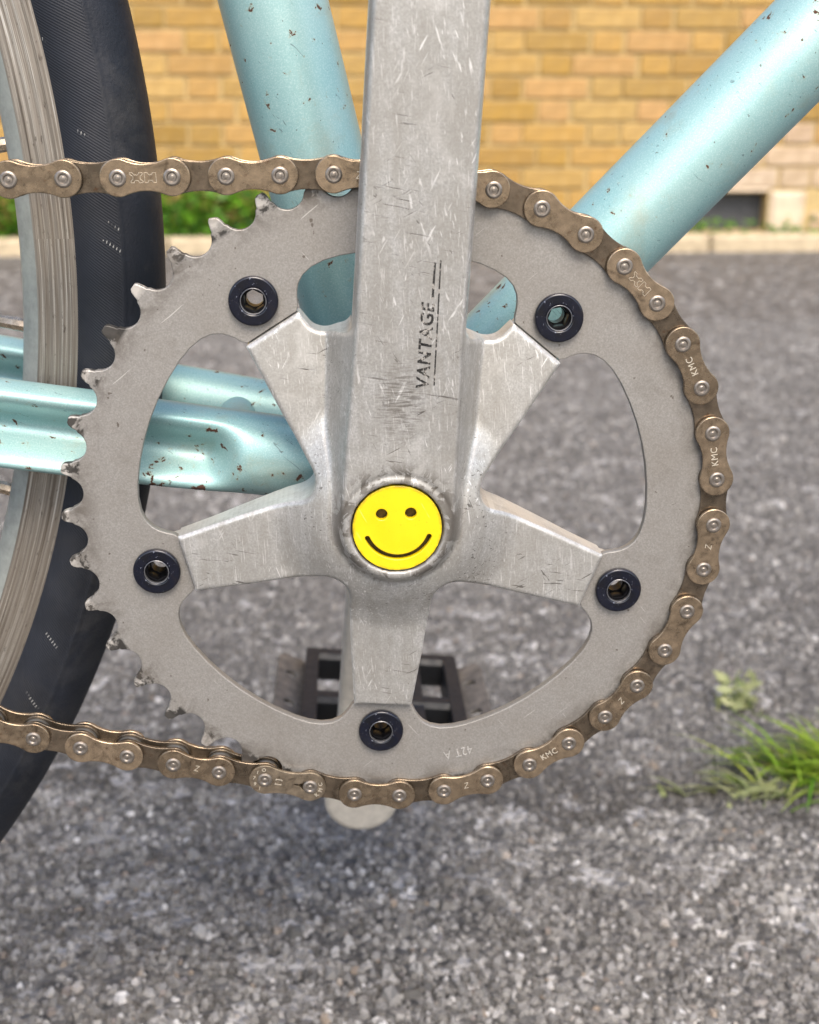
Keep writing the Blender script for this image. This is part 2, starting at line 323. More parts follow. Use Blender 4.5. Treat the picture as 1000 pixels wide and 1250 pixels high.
M = dict(
    ring=m_ring(), crank=m_crank(), paint=m_paint(), stay=m_paint('chipped_celeste_paint', 1.7),
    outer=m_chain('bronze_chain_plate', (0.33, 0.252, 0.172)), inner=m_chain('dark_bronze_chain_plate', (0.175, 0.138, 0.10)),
    pin=m_plain('steel_pin', (0.25, 0.22, 0.19), 0.85, 0.40, 900, 0.3), roller=m_plain('grey_steel_roller', (0.30, 0.30, 0.29), 0.8, 0.34, 500, 0.3),
    master=m_chain('silver_quick_link_plate', (0.34, 0.275, 0.20)), stamp=m_plain('stamped_edge', (0.72, 0.66, 0.55), 0.6, 0.3, 1500, 0.2),
    bolt=m_bolt(), socket=m_plain('black_bolt_socket', (0.004, 0.004, 0.005), 0.0, 0.3, 900, 0.3), edge=m_plain('bare_steel_edge', (0.17, 0.17, 0.18), 0.7, 0.35, 1200, 0.25),
    yellow=m_yellow(), cavity=m_plain('dull_bronze_backing', (0.11, 0.075, 0.02), 0.5, 0.5, 700, 0.5),
    tyre=m_tyre(), rim=m_rim(), rimin=m_plain('grey_anodised_rim', (0.30, 0.315, 0.29), 0.4, 0.5, 300, 0.15), spoke=m_plain('galvanised_spoke', (0.42, 0.41, 0.39), 0.85, 0.3, 900, 0.2),
    nipple=m_plain('brass_nipple', (0.45, 0.36, 0.26), 0.85, 0.28, 700, 0.4),
    bblack=m_plain('black_pedal_plastic', (0.004, 0.0045, 0.006), 0.0, 0.5, 300, 0.4), bplate=m_plain('dusty_grey_cage_plate', (0.17, 0.155, 0.135), 0.5, 0.5, 200, 0.35),
    lcrank=m_plain('dull_silver_alloy', (0.58, 0.54, 0.47), 0.4, 0.45, 300, 0.12),
    asphalt=m_asphalt(False), chips=m_asphalt(True),
    brick=m_brick('yellow_stock_brick', [(0.358, 0.212, 0.040), (0.447, 0.267, 0.073), (0.268, 0.159, 0.028), (0.465, 0.304, 0.103), (0.385, 0.228, 0.052), (0.465, 0.275, 0.107), (0.304, 0.180, 0.036), (0.457, 0.304, 0.105)]),
    palebrick=m_brick('pale_weathered_brick', [(0.447, 0.344, 0.232), (0.499, 0.378, 0.258), (0.430, 0.310, 0.206), (0.516, 0.430, 0.327)]),
    mortar=m_plain('lime_mortar', (0.43, 0.32, 0.145), 0, 0.9, 60, 0.18, 0, 0.003), stone=m_plain('pale_stone', (0.55, 0.45, 0.33), 0, 0.85, 20, 0.2, 0, 0.003),
    kerb=m_plain('sandy_kerb_stone', (0.44, 0.36, 0.24), 0, 0.85, 25, 0.22, 0, 0.003), soil=m_plain('dry_soil', (0.10, 0.075, 0.05), 0, 0.95, 40, 0.4, 0, 0.01), ventdark=m_plain('dark_vent_recess', (0.075, 0.078, 0.085), 0.5, 0.6, 100, 0.3),
    grass=m_leaf('grass_blade', (0.09, 0.23, 0.015), (0.40, 0.54, 0.055), 0.8), weed=m_leaf('weed_leaf', (0.03, 0.11, 0.012), (0.15, 0.33, 0.02)), seed=m_leaf('pale_weed_leaf', (0.20, 0.25, 0.10), (0.42, 0.44, 0.22)),
    inkm=m_print('worn_black_print', (0.018, 0.017, 0.016), (0.36, 0.34, 0.31), 0.53, 0.58), stampd=m_plain('stamp_shine', (0.62, 0.60, 0.57), 0.6, 0.3),
)

M['socket'].node_tree.nodes['Principled BSDF'].inputs['Specular IOR Level'].default_value = 0.12  # inside of the bolt sockets: near-black colour, weak specular

# ------------------------------------------------------------------ object helpers
def mesh(name, V, F, mats=None, smooth=True, fm=None, angle=None):
    me = bpy.data.meshes.new(name)
    me.from_pydata([tuple(v) for v in V], [], [tuple(int(i) for i in f) for f in F])
    for m in (mats or []): me.materials.append(m)
    if fm is not None: me.polygons.foreach_set('material_index', np.asarray(fm, dtype=np.int32))
    me.polygons.foreach_set('use_smooth', np.full(len(me.polygons), smooth))
    if angle: me.set_sharp_from_angle(angle=R_(angle))
    me.update(); return me
def fastmesh(name, V, quads, mats, smooth=True):
    """numpy build: V n x 3 (metres), quads list of arrays with constant corner count"""
    me = bpy.data.meshes.new(name)
    V = np.asarray(V, dtype=np.float32)
    me.vertices.add(len(V)); me.vertices.foreach_set('co', V.ravel())
    loops = np.concatenate([q.ravel() for q in quads]).astype(np.int32)
    tot = np.concatenate([np.full(len(q), q.shape[1]) for q in quads]).astype(np.int32)
    st = np.concatenate([[0], np.cumsum(tot)[:-1]]).astype(np.int32)
    me.loops.add(len(loops)); me.loops.foreach_set('vertex_index', loops)
    me.polygons.add(len(tot)); me.polygons.foreach_set('loop_start', st)
    me.polygons.foreach_set('use_smooth', np.full(len(tot), smooth))
    for m in mats: me.materials.append(m)
    me.update(calc_edges=True); me.validate(); return me
def obj(name, me, parent=None, loc=(0, 0, 0), roty=0.0):
    o = bpy.data.objects.new(name, me); COL.objects.link(o)
    o.location = loc; o.rotation_euler = (0, roty, 0)
    if parent is not None: o.parent = parent
    return o
def empty(name, parent=None, loc=(0, 0, 0)):
    o = bpy.data.objects.new(name, None); COL.objects.link(o); o.location = loc; o.empty_display_size = 0.02
    if parent is not None: o.parent = parent
    return o
def tag(o, label=None, cat=None, group=None, kind=None):
    for k, v in (('label', label), ('category', cat), ('group', group), ('kind', kind)):
        if v: o[k] = v
    return o
def arr(me):
    V = np.empty(len(me.vertices) * 3, dtype=np.float32); me.vertices.foreach_get('co', V); return V.reshape(-1, 3)
def put(me, V):
    me.vertices.foreach_set('co', np.asarray(V, dtype=np.float32).ravel()); me.update()
def curve_mesh(name, loops, depth, bevel=0.0, bres=1, mats=(), y0=0.0, cyclic=True, fill=True, sharp=40):
    """extruded flat shape (mm, x/z plane) with holes; y0 is the middle of its thickness, front faces -y"""
    cu = bpy.data.curves.new(name, 'CURVE'); cu.dimensions = '2D' if fill else '3D'
    if fill: cu.fill_mode = 'BOTH'
    cu.extrude = max(depth / 2 - bevel, 0) if fill else 0
    cu.bevel_depth = bevel; cu.bevel_resolution = bres; cu.offset = -bevel if fill else 0
    for L in loops:
        s = cu.splines.new('POLY'); s.points.add(len(L) - 1); s.use_cyclic_u = cyclic
        for p, q in zip(s.points, L): p.co = (q[0], q[1], 0, 1)
    ob = bpy.data.objects.new(name, cu)
    me = bpy.data.meshes.new_from_object(ob); bpy.data.objects.remove(ob)
    V = arr(me); put(me, np.stack([V[:, 0], y0 - V[:, 2], V[:, 1]], 1) * MM)
    me.materials.clear()
    for m in mats: me.materials.append(m)
    me.polygons.foreach_set('use_smooth', np.ones(len(me.polygons), dtype=bool)); me.set_sharp_from_angle(angle=R_(sharp)); me.name = name
    return me
def text_mesh(name, body, size, rot, pos, y0, mat, depth=0.06, shear=0.0, sx=1.0, bold=0.0):
    cu = bpy.data.curves.new(name, 'FONT'); cu.body = body; cu.size = size; cu.align_x = 'CENTER'; cu.align_y = 'CENTER'
    cu.extrude = depth / 2; cu.shear = shear; cu.resolution_u = 3; cu.offset = bold; cu.space_character = 1.1
    ob = bpy.data.objects.new(name, cu); me = bpy.data.meshes.new_from_object(ob); bpy.data.objects.remove(ob)
    V = arr(me); c, s = math.cos(rot), math.sin(rot); X = V[:, 0] * sx; Y = V[:, 1]
    put(me, np.stack([X * c - Y * s + pos[0], y0 - V[:, 2], X * s + Y * c + pos[1]], 1) * MM)
    me.materials.clear(); me.materials.append(mat); return me
def join(name, parts):
    """parts: meshes, each with its own materials, into one mesh"""
    V = []; F = []; fm = []; sm = []; mats = []; k = 0
    for me in parts:
        idx = []
        for m in me.materials:
            if m not in mats: mats.append(m)
            idx.append(mats.index(m))
        V.extend([v.co[:] for v in me.vertices])
        for p in me.polygons:
            F.append([k + i for i in p.vertices]); fm.append(idx[p.material_index] if idx else 0)
        k += len(me.vertices)
    return mesh(name, V, F, mats, True, fm, 38)
def circ(r, n=48, cx=0, cz=0, a0=0.0, rev=False):
    a = a0 + np.arange(n) * 2 * math.pi / n
    if rev: a = a[::-1]
    return np.stack([cx + r * np.cos(a), cz + r * np.sin(a)], 1)
def lathe(name, prof, n, mat, center=(0, 0, 0), uvv=None, closed=False, a0=0.0, a1=2 * math.pi, fmats=None, smooth_angle=40):
    """revolve profile (r, y) in mm about the y axis through center"""
    prof = np.asarray(prof, float); k = len(prof); full = abs(a1 - a0 - 2 * math.pi) < 1e-6
    m = n if full else n + 1
    a = a0 + np.arange(m) * (a1 - a0) / n
    V = np.stack([center[0] + prof[None, :, 0] * np.cos(a)[:, None], center[1] + np.repeat(prof[None, :, 1], m, 0), center[2] + prof[None, :, 0] * np.sin(a)[:, None]], 2).reshape(-1, 3) * MM
    i = np.arange(n); j = np.arange(k if closed else k - 1)
    I, J = np.meshgrid(i, j, indexing='ij'); I2 = (I + 1) % m; J2 = (J + 1) % k
    Q = np.stack([I * k + J, I * k + J2, I2 * k + J2, I2 * k + J], 2).reshape(-1, 4)
    me = fastmesh(name, V, [Q], mat if isinstance(mat, list) else [mat])
    if fmats is not None: me.polygons.foreach_set('material_index', np.tile(np.asarray(fmats, dtype=np.int32), n))
    if uvv is not None:
        uv = me.uv_layers.new(name='UVMap')
        da = (a1 - a0) / n
        Vv = np.asarray(uvv); Rr = prof[:, 0].max()
        u0 = (a0 + I * da) * Rr; u1 = (a0 + (I + 1) * da) * Rr
        UV = np.stack([np.stack([u0, Vv[J]], 2), np.stack([u0, Vv[J2]], 2), np.stack([u1, Vv[J2]], 2), np.stack([u1, Vv[J]], 2)], 2).reshape(-1, 2)
        uv.data.foreach_set('uv', UV.astype(np.float32).ravel())
    me.set_sharp_from_angle(angle=R_(smooth_angle)); me.update()
    return me
def tube(name, path, rad, n, mat, section=None, caps=True):
    """path k x 3 mm, rad k (or None with section(i, ang) -> offsets in the two side axes)"""
    path = np.asarray(path, float); k = len(path); V = []
    t = np.gradient(path, axis=0); t /= np.linalg.norm(t, axis=1)[:, None]
    for i in range(k):
        up = np.array([0, 1.0, 0]) if abs(t[i, 1]) < 0.9 else np.array([0, 0, 1.0])
        a = up - t[i] * (up @ t[i]); a /= np.linalg.norm(a); b = np.cross(t[i], a)
        for j in range(n):
            g = 2 * math.pi * j / n
            if section: p, q = section(i, g)
            else: p, q = rad[i] * math.cos(g), rad[i] * math.sin(g)
            V.append(path[i] + a * p + b * q)
    F = [[i * n + j, i * n + (j + 1) % n, (i + 1) * n + (j + 1) % n, (i + 1) * n + j] for i in range(k - 1) for j in range(n)]
    if caps: F += [list(range(n))[::-1], list(range((k - 1) * n, k * n))]
    me = mesh(name, np.array(V) * MM, F, [mat], True, None, 50); return me
def box(name, x0, x1, y0, y1, z0, z1, mat, bev=0.0, jit=0.0):
    """bevelled box in mm (front faces only bevelled through a small inset)"""
    X = [x0, x1]; Y = [y0, y1]; Z = [z0, z1]
    if bev <= 0:
        V = [(x, y, z) for x in X for y in Y for z in Z]
        F = [(0, 1, 3, 2), (4, 6, 7, 5), (0, 4, 5, 1), (2, 3, 7, 6), (0, 2, 6, 4), (1, 5, 7, 3)]
        return mesh(name, np.array(V) * MM, F, [mat], False)
    b = bev
    def j(): return random.uniform(-jit, jit)
    V = [(x0 + b + j(), y0 + j() * .5, z0 + b + j()), (x1 - b + j(), y0 + j() * .5, z0 + b + j()), (x1 - b + j(), y0 + j() * .5, z1 - b + j()), (x0 + b + j(), y0 + j() * .5, z1 - b + j()),
         (x0 + j(), y0 + b, z0 + j()), (x1 + j(), y0 + b, z0 + j()), (x1 + j(), y0 + b, z1 + j()), (x0 + j(), y0 + b, z1 + j()),
         (x0, y1, z0), (x1, y1, z0), (x1, y1, z1), (x0, y1, z1)]
    F = [(0, 1, 2, 3)] + [(i, 4 + i, 4 + (i + 1) % 4, (i + 1) % 4) for i in range(4)] + [(4 + i, 8 + i, 8 + (i + 1) % 4, 4 + (i + 1) % 4) for i in range(4)] + [(11, 10, 9, 8)]
    return mesh(name, np.array(V) * MM, F, [mat], False)
def sstep(a, b, x):
    t = np.clip((x - a) / (b - a), 0, 1); return t * t * (3 - 2 * t)
def grid_solid(name, sdf, front, back, ext, step, mats):
    """solid between two height fields (y) inside sdf < 0, on a clipped grid (mm)"""
    x0, x1, z0, z1 = ext
    xs = np.arange(x0, x1 + step, step); zs = np.arange(z0, z1 + step, step)
    X, Z = np.meshgrid(xs, zs, indexing='ij'); D = sdf(X, Z); D[np.abs(D) < 1e-4] = -1e-4
    ins = D < 0; nz = len(zs)
    pts = []; ids = -np.ones(X.shape, dtype=np.int64)
    I = np.argwhere(ins); ids[ins] = np.arange(len(I)); P = np.stack([X[ins], Z[ins]], 1); extra = []; ek = {}
    A = ins[:-1, :-1]; B = ins[1:, :-1]; C = ins[1:, 1:]; E = ins[:-1, 1:]
    full = A & B & C & E; part = (A | B | C | E) & ~full
    a = ids[:-1, :-1][full]; b = ids[1:, :-1][full]; c = ids[1:, 1:][full]; e = ids[:-1, 1:][full]
    quads = np.stack([a, b, c, e], 1); polys = {3: [], 4: [], 5: [], 6: []}; bnd = []
    base = len(P)
    def cross(p, q):
        k = (p, q) if p < q else (q, p)
        if k in ek: return ek[k]
        d0, d1 = D[k[0]], D[k[1]]; t = d0 / (d0 - d1)
        extra.append((X[k[0]] + t * (X[k[1]] - X[k[0]]), Z[k[0]] + t * (Z[k[1]] - Z[k[0]])))
        ek[k] = base + len(extra) - 1; return ek[k]
    for i, j in np.argwhere(part):
        cs = [(i, j), (i + 1, j), (i + 1, j + 1), (i, j + 1)]; pl = []; cr = []
        for s in range(4):
            p, q = cs[s], cs[(s + 1) % 4]
            if ins[p]: pl.append(ids[p])
            if ins[p] != ins[q]:
                v = cross(p, q); pl.append(v); cr.append((v, ins[p]))
        if len(pl) >= 3: polys[len(pl)].append(pl)
        if len(cr) == 2:
            bnd.append((cr[0][0], cr[1][0]) if cr[0][1] else (cr[1][0], cr[0][0]))
    if extra: P = np.concatenate([P, np.array(extra)])
    n = len(P); yf = front(P[:, 0], P[:, 1]); yb = back(P[:, 0], P[:, 1])
    # drop duplicates: side walls use their own copies so the edge stays crisp
    bv = sorted({v for s in bnd for v in s}); bi = {v: 2 * n + k for k, v in enumerate(bv)}; nb = len(bv)
    bi2 = {v: 2 * n + nb + k for k, v in enumerate(bv)}
    V = np.concatenate([np.stack([P[:, 0], yf, P[:, 1]], 1), np.stack([P[:, 0], yb, P[:, 1]], 1), np.stack([P[bv, 0], yf[bv], P[bv, 1]], 1), np.stack([P[bv, 0], yb[bv], P[bv, 1]], 1)])
    fs = [quads, quads[:, ::-1] + n]
    for k, L in polys.items():
        if L:
            q = np.array(L); fs += [q, q[:, ::-1] + n]
    wl = np.array([[bi[p], bi2[p], bi2[q], bi[q]] for p, q in bnd]); fs.append(wl)
    return fastmesh(name, V * MM, fs, mats)

# ------------------------------------------------------------------ the setting: ground, kerb, wall
def ground():
    S = 60
    xs = np.array([-S, -6, -2, -1, 0, 1, 2, 6, S]); ys = np.array([-S, -6, -1, 0, 0.5, 1, 2, 4.3, S])
    V = [(x, y, 0) for x in xs for y in ys]; k = len(ys)
    F = [(i * k + j, (i + 1) * k + j, (i + 1) * k + j + 1, i * k + j + 1) for i in range(len(xs) - 1) for j in range(k - 1)]
    tag(obj('ground', mesh('ground', V, F, [M['asphalt']])), kind='structure', label='grey asphalt ground of coarse stone chips under the bicycle')
    # stone chips standing proud of the binder
    n = 105000
    Y = 0.03 + 2.2 * rng.random(n) ** 1.7
    X = (rng.random(n) * 2 - 1) * (0.44 * (Y + 0.33) + 0.16) + 0.045 * Y
    sz = 0.0010 + 0.0020 * rng.random(n) ** 2.0 + 0.0012 * Y
    nb_ = 5200; bi_ = slice(0, nb_)
    Y[bi_] = 0.05 + 3.4 * rng.random(nb_) ** 1.25; X[bi_] = (rng.random(nb_) * 2 - 1) * (0.44 * (Y[bi_] + 0.33) + 0.16) + 0.045 * Y[bi_]; sz[bi_] = 0.0022 + 0.0026 * rng.random(nb_) ** 2 + 0.0015 * Y[bi_]
    base = np.array([(1, 0, 0), (0.3, 0.95, 0), (-0.8, 0.6, 0), (-0.8, -0.6, 0), (0.3, -0.95, 0), (0, 0, 1)])
    tri = np.array([(0, 1, 5), (1, 2, 5), (2, 3, 5), (3, 4, 5), (4, 0, 5)])
    # two rings: a wide foot and a small uneven top
    foot = base[:5]; an = rng.random(n) * 6.283
    P = np.zeros((n, 10, 3))
    for k in range(5):
        rr = sz * (0.75 + 0.5 * rng.random(n)); th = an + k * 1.2566 + (rng.random(n) - .5) * 0.5
        P[:, k, 0] = X + rr * np.cos(th); P[:, k, 1] = Y + rr * np.sin(th); P[:, k, 2] = -0.0008
        r2 = rr * (0.45 + 0.3 * rng.random(n)); P[:, 5 + k, 0] = X + r2 * np.cos(th); P[:, 5 + k, 1] = Y + r2 * np.sin(th)
        P[:, 5 + k, 2] = sz * (0.22 + 0.80 * rng.random(n))
    off = (np.arange(n) * 10)[:, None, None]
    side = np.array([(k, (k + 1) % 5, 5 + (k + 1) % 5, 5 + k) for k in range(5)]); top = np.array([(5, 6, 7, 8, 9)])
    me = fastmesh('asphalt_stone_chips', P.reshape(-1, 3), [(side[None] + off).reshape(-1, 4), (top[None] + off).reshape(-1, 5)], [M['chips']], False)
    tag(obj('asphalt_stone_chips', me), kind='stuff', label='loose-looking grey stone chips set in the asphalt', cat='gravel')
ground()

WY = 4102.0
kerb = empty('kerb', None, (0, 3.952, 0)); tag(kerb, kind='structure', label='low sandy stone kerb along the foot of the wall')
x = -7000.0
while x < 8000:
    Lk = 914.0
    me = box('kerb_stone', x + 4, x + Lk - 4, 0, 128, -30, 57 + random.uniform(-2, 2), M['kerb'], 12, 2.0)
    obj('kerb_stone', me, kerb); x += Lk
tag(obj('soil_strip', box('soil_strip', -7000, 8000, 4078, WY + 20, -20, 30, M['soil'])), kind='structure', label='strip of dry soil between kerb and brick wall')

def wall():
    wl = empty('brick_wall', None, (0, WY * MM, 0))
    tag(wl, 'yellow stock brick wall with pale mortar behind the bicycle', 'wall')
    obj('mortar', join('mortar', [box('m', -7000, 1182, 9, 250, -60, 2700, M['mortar']), box('m', 1462, 8000, 9, 250, -60, 2700, M['mortar']), box('m', 1182, 1462, 9, 250, 190, 2700, M['mortar']), box('m', 1182, 1462, 9, 250, -60, 62, M['mortar']), box('m', 1182, 1462, 75, 250, 62, 190, M['ventdark'])]), wl)  # last box: flat dark panel, its colour stands for the dark vent opening
    protos = {}
    for kind, Lb in (('s', 215.0), ('h', 102.5)):
        for v in range(3):
            for mat in ('brick', 'palebrick'):
                protos[kind, v, mat] = box('brick', 0, Lb, 0, 60, 0, 64, M[mat], 4, 1.5)
    far = []
    ci = 0; z = -14.0
    while z < 2650:
        x = -7000 + (0 if ci % 2 == 0 else -107 - 56); k = 0
        while x < 8000:
            kd = 's' if k % 2 == 0 else 'h'; Lb = 215.0 if kd == 's' else 102.5
            inview = -1290 < x + Lb / 2 < 1760 and z < 860
            skip = (x + Lb > 1178 and x < 1600 and 55 < z + 64 and z < 195)
            pale = x > 1120 and z < 330 + 60 * math.sin(x * 0.01)
            if not skip:
                if inview:
                    obj('brick', protos[kd, random.randrange(3), 'palebrick' if pale else 'brick'], wl, ((x + random.uniform(-2, 2)) * MM, random.uniform(-1.5, 1.5) * MM, (z + random.uniform(-1, 1)) * MM))
                else: far.append((x, z, Lb))
            x += Lb + 10; k += 1
        z += 73.6; ci += 1
    far = np.array(far); n = len(far)
    c = np.array([(0, 0, 0), (1, 0, 0), (1, 0, 1), (0, 0, 1), (0, 1, 0), (1, 1, 0), (1, 1, 1), (0, 1, 1)], float)
    P = np.zeros((n, 8, 3)); P[:, :, 0] = far[:, 0:1] + c[:, 0] * far[:, 2:3]; P[:, :, 1] = c[:, 1] * 50; P[:, :, 2] = far[:, 1:2] + c[:, 2] * 64
    q = np.array([(0, 1, 2, 3), (0, 4, 5, 1), (1, 5, 6, 2), (2, 6, 7, 3), (3, 7, 4, 0)])
    o = obj('brickwork', fastmesh('brickwork', P.reshape(-1, 3) * MM, [(q[None] + (np.arange(n) * 8)[:, None, None]).reshape(-1, 4)], [M['brick']], False), wl); o['kind'] = 'stuff'
    obj('stone_block', box('stone_block', 1466, 1592, -6, 70, 48, 196, M['stone'], 14, 4), wl)
    obj('lintel', box('lintel', 1182, 1462, -2, 70, 192, 206, M['stone'], 3, 1), wl)
wall()

def blades(name, n, cen, spread, length, width, mat, lean_dir=None, up=1.0, segs=4, droop=0.7):
    V = []; F = []
    for i in range(n):
        bx = cen[0] + random.gauss(0, spread[0]); by = cen[1] + random.gauss(0, spread[1])
        L = length * random.uniform(0.45, 1.1); wd = width * random.uniform(0.6, 1.2)
        az_ = random.uniform(0, 2 * math.pi) if lean_dir is None or random.random() < 0.3 else random.gauss(lean_dir, 0.6)
        el_ = random.uniform(0.35, 1.35) * up; p = np.array([bx, by, cen[2]]); k = len(V)
        side = np.array([-math.sin(az_), math.cos(az_), 0])
        for s in range(segs + 1):
            f = s / segs; wv = wd * (1 - f ** 1.6) * 0.5 + 0.0001
            V += [p - side * wv, p + side * wv + np.array([0, 0, wv * 0.5])]
            e = el_ - droop * f * 1.3
            p = p + np.array([math.cos(az_) * math.cos(e), math.sin(az_) * math.cos(e), math.sin(e)]) * L / segs
        F += [(k + 2 * s, k + 2 * s + 1, k + 2 * s + 3, k + 2 * s + 2) for s in range(segs)]
    return mesh(name, V, F, [mat])
def leaves(name, n, ext, size, mat, zpow=1.0, lift=0.0):
    V = []; F = []
    for i in range(n):
        p = np.array([random.uniform(ext[0], ext[1]), random.uniform(ext[2], ext[3]), ext[4] + (ext[5] - ext[4]) * random.random() ** zpow])
        d = np.array([random.gauss(0, 1), random.gauss(0, 1), random.gauss(0.2, 0.6)]); d /= np.linalg.norm(d)
        s = np.cross(d, [random.gauss(0, 1), random.gauss(0, 1), random.gauss(0, 1)]); s /= np.linalg.norm(s) + 1e-9
        L = size * random.uniform(0.5, 1.3); k = len(V); nrm = np.cross(d, s)
        V += [p, p + d * L * .45 + s * L * .26 + nrm * L * .06, p + d * L, p + d * L * .45 - s * L * .26 + nrm * L * .06]
        F += [(k, k + 1, k + 2, k + 3)]
    return mesh(name, V, F, [mat])

# ------------------------------------------------------------------ the bicycle
bike = empty('bicycle'); bike.rotation_euler = (LEAN, 0, 0)
tag(bike, 'pale blue bicycle with silver chainring, bronze chain and yellow smiley crank cap', 'bicycle')
Z0 = (0, 0, BBH * MM)
def part(name, me, parent=bike): return obj(name, me, parent, Z0 if parent is bike else (0, 0, 0))

PR = 12.7 / 2 / math.sin(math.pi / 42)      # pitch radius of the 42 tooth ring
PH = 73.463
BOLT = [-21.62 + 72 * k for k in range(5)]
def pol(r, a): return (r * math.cos(R_(a)), r * math.sin(R_(a)))

# ---- chainring
def chainring():
    out = []
    for k in range(42):
        a = PH - k * 360 / 42; c, s = math.cos(R_(a)), math.sin(R_(a))
        rr = random.Random(k); hk = rr.uniform(-0.2, 0.2); tp = rr.uniform(-0.3, 0.25)
        prof = [(-5.75 + hk, 1.75 + tp), (-5.2 + hk * .6, 1.25 + tp * .6), (-4.72, 0.1), (-4.42, -1.0)]
        prof += [(4.15 * math.sin(R_(b)), -4.15 * math.cos(R_(b))) for b in range(-70, 71, 10)]
        prof += [(4.42, -1.0), (4.72, 0.1), (5.2 + hk * .6, 1.25 + tp * .6), (5.75 + hk, 1.75 + tp)]
        for t, r in prof[::-1]:     # clockwise
            # tangential direction counter-clockwise is (-s, c)
            out.append((c * (PR + r) - s * t, s * (PR + r) + c * t))
        # keep order clockwise as angle falls
    half = [(0, 57.0), (3.8, 57.1), (7.5, 57.5), (8.3, 58.6), (8.9, 60.4), (9.6, 62.0), (10.6, 63.6), (12.2, 65.1), (14.5, 66.2), (17.5, 66.8), (21, 67.0), (26, 67.0), (31, 67.0)]
    inn = []
    for b in BOLT:
        for f, r in half[::-1][:-1]: inn.append(pol(r, b - f))
        for f, r in half: inn.append(pol(r, b + f))
        inn.append(pol(67.0, b + 36))
    holes = [circ(5.2, 32, *pol(65, b)) for b in BOLT]
    me = curve_mesh('chainring', [out, inn] + holes, 2.5, 0.26, 1, [M['ring']], -0.1)
    return me
ring = part('chainring', chainring())
st = text_mesh('lettering', '42T A', 3.7, math.pi + R_(14), (17.6, -72.8), -1.52, M['stampd'], 0.08, 0, 0.8)
obj('lettering', st, ring)

def bolt_mesh():
    d = curve_mesh('b', [circ(6.2, 56), circ(3.25, 40)], 1.8, 0.5, 2, [M['bolt']], -2.3)
    e = lathe('e', [(3.30, -3.18), (3.2, -3.26), (3.08, -3.22), (3.05, -2.9), (3.05, -2.4)], 48, M['edge'])
    hexa = circ(2.75, 6, 0, 0, 0.3); 
    s = curve_mesh('s', [circ(3.25, 40), hexa], 4.6, 0.12, 1, [M['socket']], 0.4)
    s2 = lathe('s2', [(3.25, 2.6), (2.2, 2.7), (2.2, 6.5), (5.0, 6.5), (5.0, -1.4)], 40, M['socket'])
    return join('chainring_bolt', [d, e, s, s2])
bm_ = bolt_mesh()
for i, b in enumerate(BOLT):
    p = pol(65, b); obj('chainring_bolt', bm_, ring, (p[0] * MM, 0, p[1] * MM), random.uniform(0, 1))

# ---- crank arm with its five spider arms, one casting
ARM = R_(86.6); AD = (math.cos(ARM), math.sin(ARM))
def rnd_union(a, b, k):
    u = np.maximum(k - a, 0); v = np.maximum(k - b, 0)
    return np.maximum(k, np.minimum(a, b)) - np.hypot(u, v)
def arm_local(X, Z): return X * AD[0] + Z * AD[1], X * AD[1] - Z * AD[0]       # along, across
def arm_sdf(X, Z, grow=0.0):
    s, u = arm_local(X, Z)
    hw = np.interp(s, [0, 20, 50, 120, 170], [14.4, 13.9, 13.0, 12.6, 12.3]) + grow
    ss = np.clip(s, 0, 168.0)
    return np.hypot(s - ss, u) - hw
def spider_sdf(X, Z):
    d = None
    for k, b in enumerate(BOLT):
        c, s_ = math.cos(R_(b)), math.sin(R_(b))
        s = X * c + Z * s_; u = -X * s_ + Z * c
        hw = np.interp(s, [0, 26, 40, 56.8], [11.0, 10.7, 9.6, 7.9])
        a = np.maximum(np.abs(u) - hw, np.maximum(s - 56.7, -s)) * 0.99
        d = a if d is None else rnd_union(d, a, 8.0)
    r = np.hypot(X, Z)
    d = rnd_union(d, r - 19.0, 4.0)
    th = np.degrees(np.arctan2(Z, X)); wed = np.abs(th - 86.4) - 36
    web = np.maximum(r - 50.2, np.radians(wed) * np.maximum(r, 1.0))
    return rnd_union(d, web, 3.5)
def crank_sdf(X, Z): return rnd_union(spider_sdf(X, Z), arm_sdf(X, Z, 0.6), 2.0)
def crank_front(x, z, clean=False):
    r = np.hypot(x, z); s, u = arm_local(x, z)
    Hs = 3.6 + np.clip((57 - r) / 27, 0, 1) * 2.2 + sstep(33, 15.5, r) * 7.8
    Ha = np.interp(s, [-20, 0, 20, 60, 125, 175], [17.6, 17.9, 18.6, 21.6, 26.0, 29.5])
    d = arm_sdf(x, z)
    # the face is very slightly dished across its width
    e = np.clip((d + 1.2) / 1.2, 0, 1)
    Ha = Ha - 0.5 * (np.clip(-d, 0, 13) / 13.0) * sstep(14, 30, s) - 1.0 * e ** 2.2 - np.clip(d, 0, 40) * 2.6
    k = 4.0
    h = np.clip(0.5 + 0.5 * (Ha - Hs) / k, 0, 1); H = Hs * (1 - h) + Ha * h + k * h * (1 - h) * 0.55
    # low round lip round the cap, and the seat the cap sits in
    H = H + 0.10 * np.exp(-((r - 12.6) / 0.7) ** 2) - 0.28 * np.exp(-((r - 14.0) / 0.6) ** 2)
    H = np.where(r < 11.75, 14.0 + (17.6 - 14.0) * sstep(11.2, 11.75, r), H)
    ed = crank_sdf(x, z)
    t = np.clip((ed + 0.9) / 0.9, 0, 1); H = H - 0.75 * t ** 2
    return -H
def crank_back(x, z):
    s, u = arm_local(x, z); r = np.hypot(x, z)
    Hb = np.where(s > 40, np.interp(s, [40, 52, 62, 125, 175], [-4.2, 3, 9.0, 13.5, 16.0]), -4.2)
    inarm = arm_sdf(x, z, 0.7) < 0
    Hb = np.where(inarm, Hb, -4.2 - 3.0 * sstep(50, 26, r))
    return -Hb
